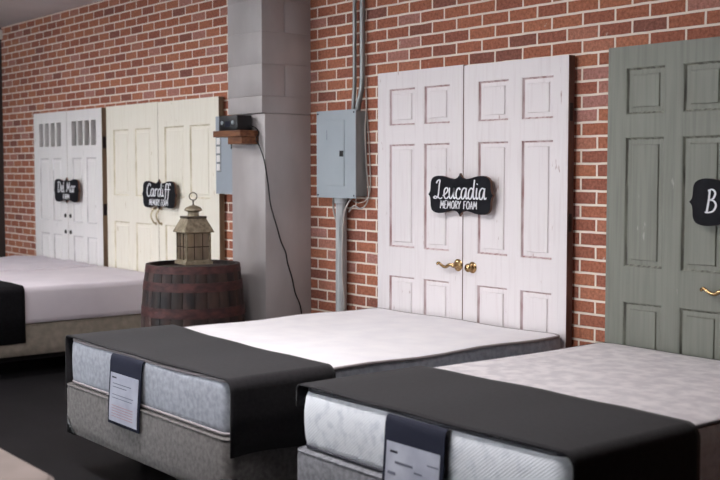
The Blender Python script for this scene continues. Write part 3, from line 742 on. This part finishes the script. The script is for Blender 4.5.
def tag_card(label, x0, x1, yf, zt, zb, zband, lines, n='spec_card'):
    """laminated card hung over the foot edge"""
    t = thing(n, label, 'card', ((x0+x1)/2, yf, zb))
    bm = bmesh.new(); prof = [(yf+.006, zt+.003), (yf+.001, zt-.001), (yf-.005, zt-.008), (yf-.010, zt-.03), (yf-.016, (zt+zb)/2+.03), (yf-.024, zb+.08), (yf-.027, zb)]
    A = [[bm.verts.new((x, y+dy, z+dz)) for x, dy, dz in ((x0, 0, 0), (x1, 0, 0), (x1, .003, -.003), (x0, .003, -.003))] for y, z in prof]
    for a, b in zip(A, A[1:]):
        for q in range(4): bm.faces.new((a[q], a[(q+1) % 4], b[(q+1) % 4], b[q]))
    bm.faces.new(A[0]); bm.faces.new(A[-1])
    obj('navy_sleeve', bm, M['navy'], t, 30)
    m = .016
    def yy(z):
        for (ya, za), (yb, zb_) in zip(prof[1:], prof[2:]):
            if zb_ <= z <= za: return ya+(yb-ya)*(za-z)/(za-zb_)
        return prof[-1][0]
    def strip(bm, xa, xb, za, zb_, off):
        zs = [za+(zb_-za)*k/8 for k in range(9)]
        L = [[bm.verts.new((x, yy(z)-o_, z)) for x, o_ in ((xa, off), (xb, off), (xb, off-.0008), (xa, off-.0008))] for z in zs]
        for a, b in zip(L, L[1:]):
            for q in range(4): bm.faces.new((a[q], a[(q+1) % 4], b[(q+1) % 4], b[q]))
        bm.faces.new(L[0]); bm.faces.new(L[-1])
    bm = bmesh.new(); strip(bm, x0+m, x1-m, zband, zb+m*.8, .0022); s = obj('printed_sheet', bm, M['card'], t)
    for key in ('print', 'print_pink', 'print_dark'):
        for (k, xa, xb, z, hh) in lines:
            if k == key:
                bm = bmesh.new(); strip(bm, x0+m+(x1-x0-2*m)*xa, x0+m+(x1-x0-2*m)*xb, z, z-hh, .0032)
                obj('printed_line', bm, M[key], s)
    return t

wv1 = lambda x, y, z: .0045*math.sin(y*9.0+1)*max(0, min(1, abs(x+4.42)/.75))**3 + .003*math.sin(x*8+y*3)
R1 = (-5.133, -3.665, -2.045, -.070)
B1 = (-5.165, -3.645, -2.060, -.068)
bed_frame('black metal bed frame under the bed with the bright white mattress top', B1, .175)
box_spring('grey tweed box spring under the bright white topped mattress', B1, .175, .418, M['box_grey'])
mattress('mattress with bright white top and mottled blue grey sides, at the pink doors', R1, .42, .638, M['top_white'], M['border_grey'], M['silver_tape'], wv1, r=.05, fat=.005, tr=.0075)
runner('charcoal felt runner across the foot of the bright white mattress', -5.172, -3.634, -1.455, -1.535, -2.046, .652, .30, .345, bump=-.03)
L1 = [('print_dark', .06, .22, .528, .007), ('print', .1, .75, .50, .004), ('print', .1, .6, .485, .004), ('print', .1, .85, .45, .003), ('print', .1, .8, .435, .003)] + \
     [('print_pink', .1, .85, .40-.012*k, .003) for k in range(5)]
tag_card('navy framed printed card hanging on the foot of the bright white mattress', -4.647, -4.345, -2.050, .624, .313, .545, L1)

R2 = (-3.430, -2.085, -1.873, -.068)
B2 = (-3.443, -2.070, -1.890, -.066)
bed_frame('black metal bed frame under the nearest bed at the right', B2, .175)
box_spring('blue grey tweed box spring of the nearest bed at the right', B2, .175, .405, M['box_grey2'])
mattress('mattress with white quilted sides and pale patterned top, nearest at the right', R2, .407, .638, M['top_taupe'], M['border_white'], M['navy_tape'], lambda x, y, z: .002*math.sin(x*7+y*5), fat=.012, r=.06)
runner('charcoal felt runner across the foot of the white quilted mattress', -3.438, -2.062, -1.262, -1.265, -1.876, .652, .56, .30, bump=.02)
L2 = [('print_dark', .08, .22, .512, .008), ('print', .18, .52, .478, .008), ('print', .78, .98, .497, .005), ('print', .05, .2, .44, .01), ('print', .55, .7, .46, .006), ('print', .4, .7, .42, .004),
      ('print', .1, .8, .39, .004), ('print', .1, .7, .37, .004)]
tag_card('navy framed printed card hanging on the foot of the white quilted mattress', -2.890, -2.590, -1.880, .624, .313, .540, L2)

R0 = (-8.88, -7.535, -1.93, -.068)
bed_frame('black metal bed frame under the left bed beside the barrel', R0, .155)
box_spring('beige cloth box spring of the left bed beside the barrel', R0, .155, .378, M['box_beige'])
mattress('mattress in a smooth off white cover on the left bed beside the barrel', R0, .38, .638, M['sheet_mauve'], M['sheet_mauve'], None, lambda x, y, z: .002*math.sin(x*5+y*4), r=.06, fat=.004)
runner('black felt runner over the foot of the left bed beside the barrel', -8.892, -7.524, -1.30, -1.31, -1.928, .650, .26, .25, mat='black_felt')
RA = (-10.27, -8.918, -1.93, -.068)
bed_frame('black metal bed frame of the farthest bed in the left corner', RA, .155)
box_spring('beige cloth box spring of the farthest bed in the left corner', RA, .155, .378, M['box_beige'])
mattress('rumpled off white mattress of the farthest bed in the left corner', RA, .38, .642, M['sheet_mauve'], M['sheet_mauve'], None, lambda x, y, z: .011*math.sin(x*9+y*13)*math.sin(y*7+1)+.006*math.sin(x*21), r=.06, fat=.004)

RB = (-4.35, -2.76, -5.15, -3.085)
bed_frame('black metal bed frame of the bed in the front row, bottom left', RB, .175)
box_spring('beige box spring of the bed in the front row, bottom left', RB, .175, .40, M['box_beige'])
mattress('taupe covered mattress in the front row, cut off at the bottom left', RB, .402, .638, M['beige_top'], M['beige_top'], None, lambda x, y, z: .002*math.sin(x*5+y*4), r=.10, fat=.012)

# ------------------------------------------------------------------ ceiling lamps (above and behind the view)
for x, y, en in ((-9.3, -2.6, 18), (-7.1, -2.6, 46), (-3.7, -2.6, 56), (-9.3, -5.6, 26), (-7.1, -5.6, 44), (-3.7, -5.6, 22)):
    t = thing('ceiling_light', 'flat rectangular white lamp on the ceiling over the sales floor', 'lamp', (x, y, ZC), 'ceiling lamps over the sales floor')
    obj('lamp_housing', mbox(x-.62, x+.62, y-.17, y+.17, ZC-.06, ZC), M['ceiling'], t)
    obj('diffuser', mbox(x-.60, x+.60, y-.15, y+.15, ZC-.068, ZC-.0601), M['lamp_glow'], t)
    ld = bpy.data.lights.new('lamp_light', 'AREA'); ld.shape = 'RECTANGLE'; ld.size = 1.2; ld.size_y = .3
    ld.energy = en; ld.color = (1, .98, .985)
    lo = bpy.data.objects.new('lamp_light', ld); C.objects.link(lo); lo.location = (x, y, ZC-.075)

# ------------------------------------------------------------------ daylight
w = bpy.data.worlds.new('World'); scn.world = w; w.use_nodes = True
bg = w.node_tree.nodes['Background']; sky = w.node_tree.nodes.new('ShaderNodeTexSky')
sky.sky_type = 'HOSEK_WILKIE'; sky.turbidity = 6; sky.ground_albedo = .4; sky.sun_direction = (0.3, .7, .65)
w.node_tree.links.new(sky.outputs[0], bg.inputs[0]); bg.inputs[1].default_value = .6
for (a, b), e in zip(WIN, (110, 130, 60, 20)):
    ld = bpy.data.lights.new('window_daylight', 'AREA'); ld.shape = 'RECTANGLE'; ld.size = b-a; ld.size_y = WZ1-WZ0
    ld.energy = e; ld.color = (.86, .93, 1.0)
    lo = bpy.data.objects.new('window_daylight', ld); C.objects.link(lo)
    lo.location = ((a+b)/2, YF-.3, (WZ0+WZ1)/2+.1); lo.rotation_euler = (math.radians(90), 0, math.radians(0))

# ------------------------------------------------------------------ camera
cam = bpy.data.cameras.new('Camera'); co = bpy.data.objects.new('Camera', cam); C.objects.link(co); scn.camera = co
F = 1110.0
cam.sensor_width = 36; cam.lens = F/720*36; cam.clip_start = .05
co.location = (0, -4.3079, 1.4624)
fwd = Vector((-0.77992374, 0.62270199, -0.06293804))
co.rotation_euler = fwd.to_track_quat('-Z', 'Y').to_euler()
cam.dof.use_dof = True; cam.dof.focus_distance = 5.6; cam.dof.aperture_fstop = 3.2

vs = scn.view_settings
vs.view_transform = 'Standard'; vs.look = 'None'; vs.gamma = 1; vs.use_curve_mapping = False; vs.exposure = 0.31
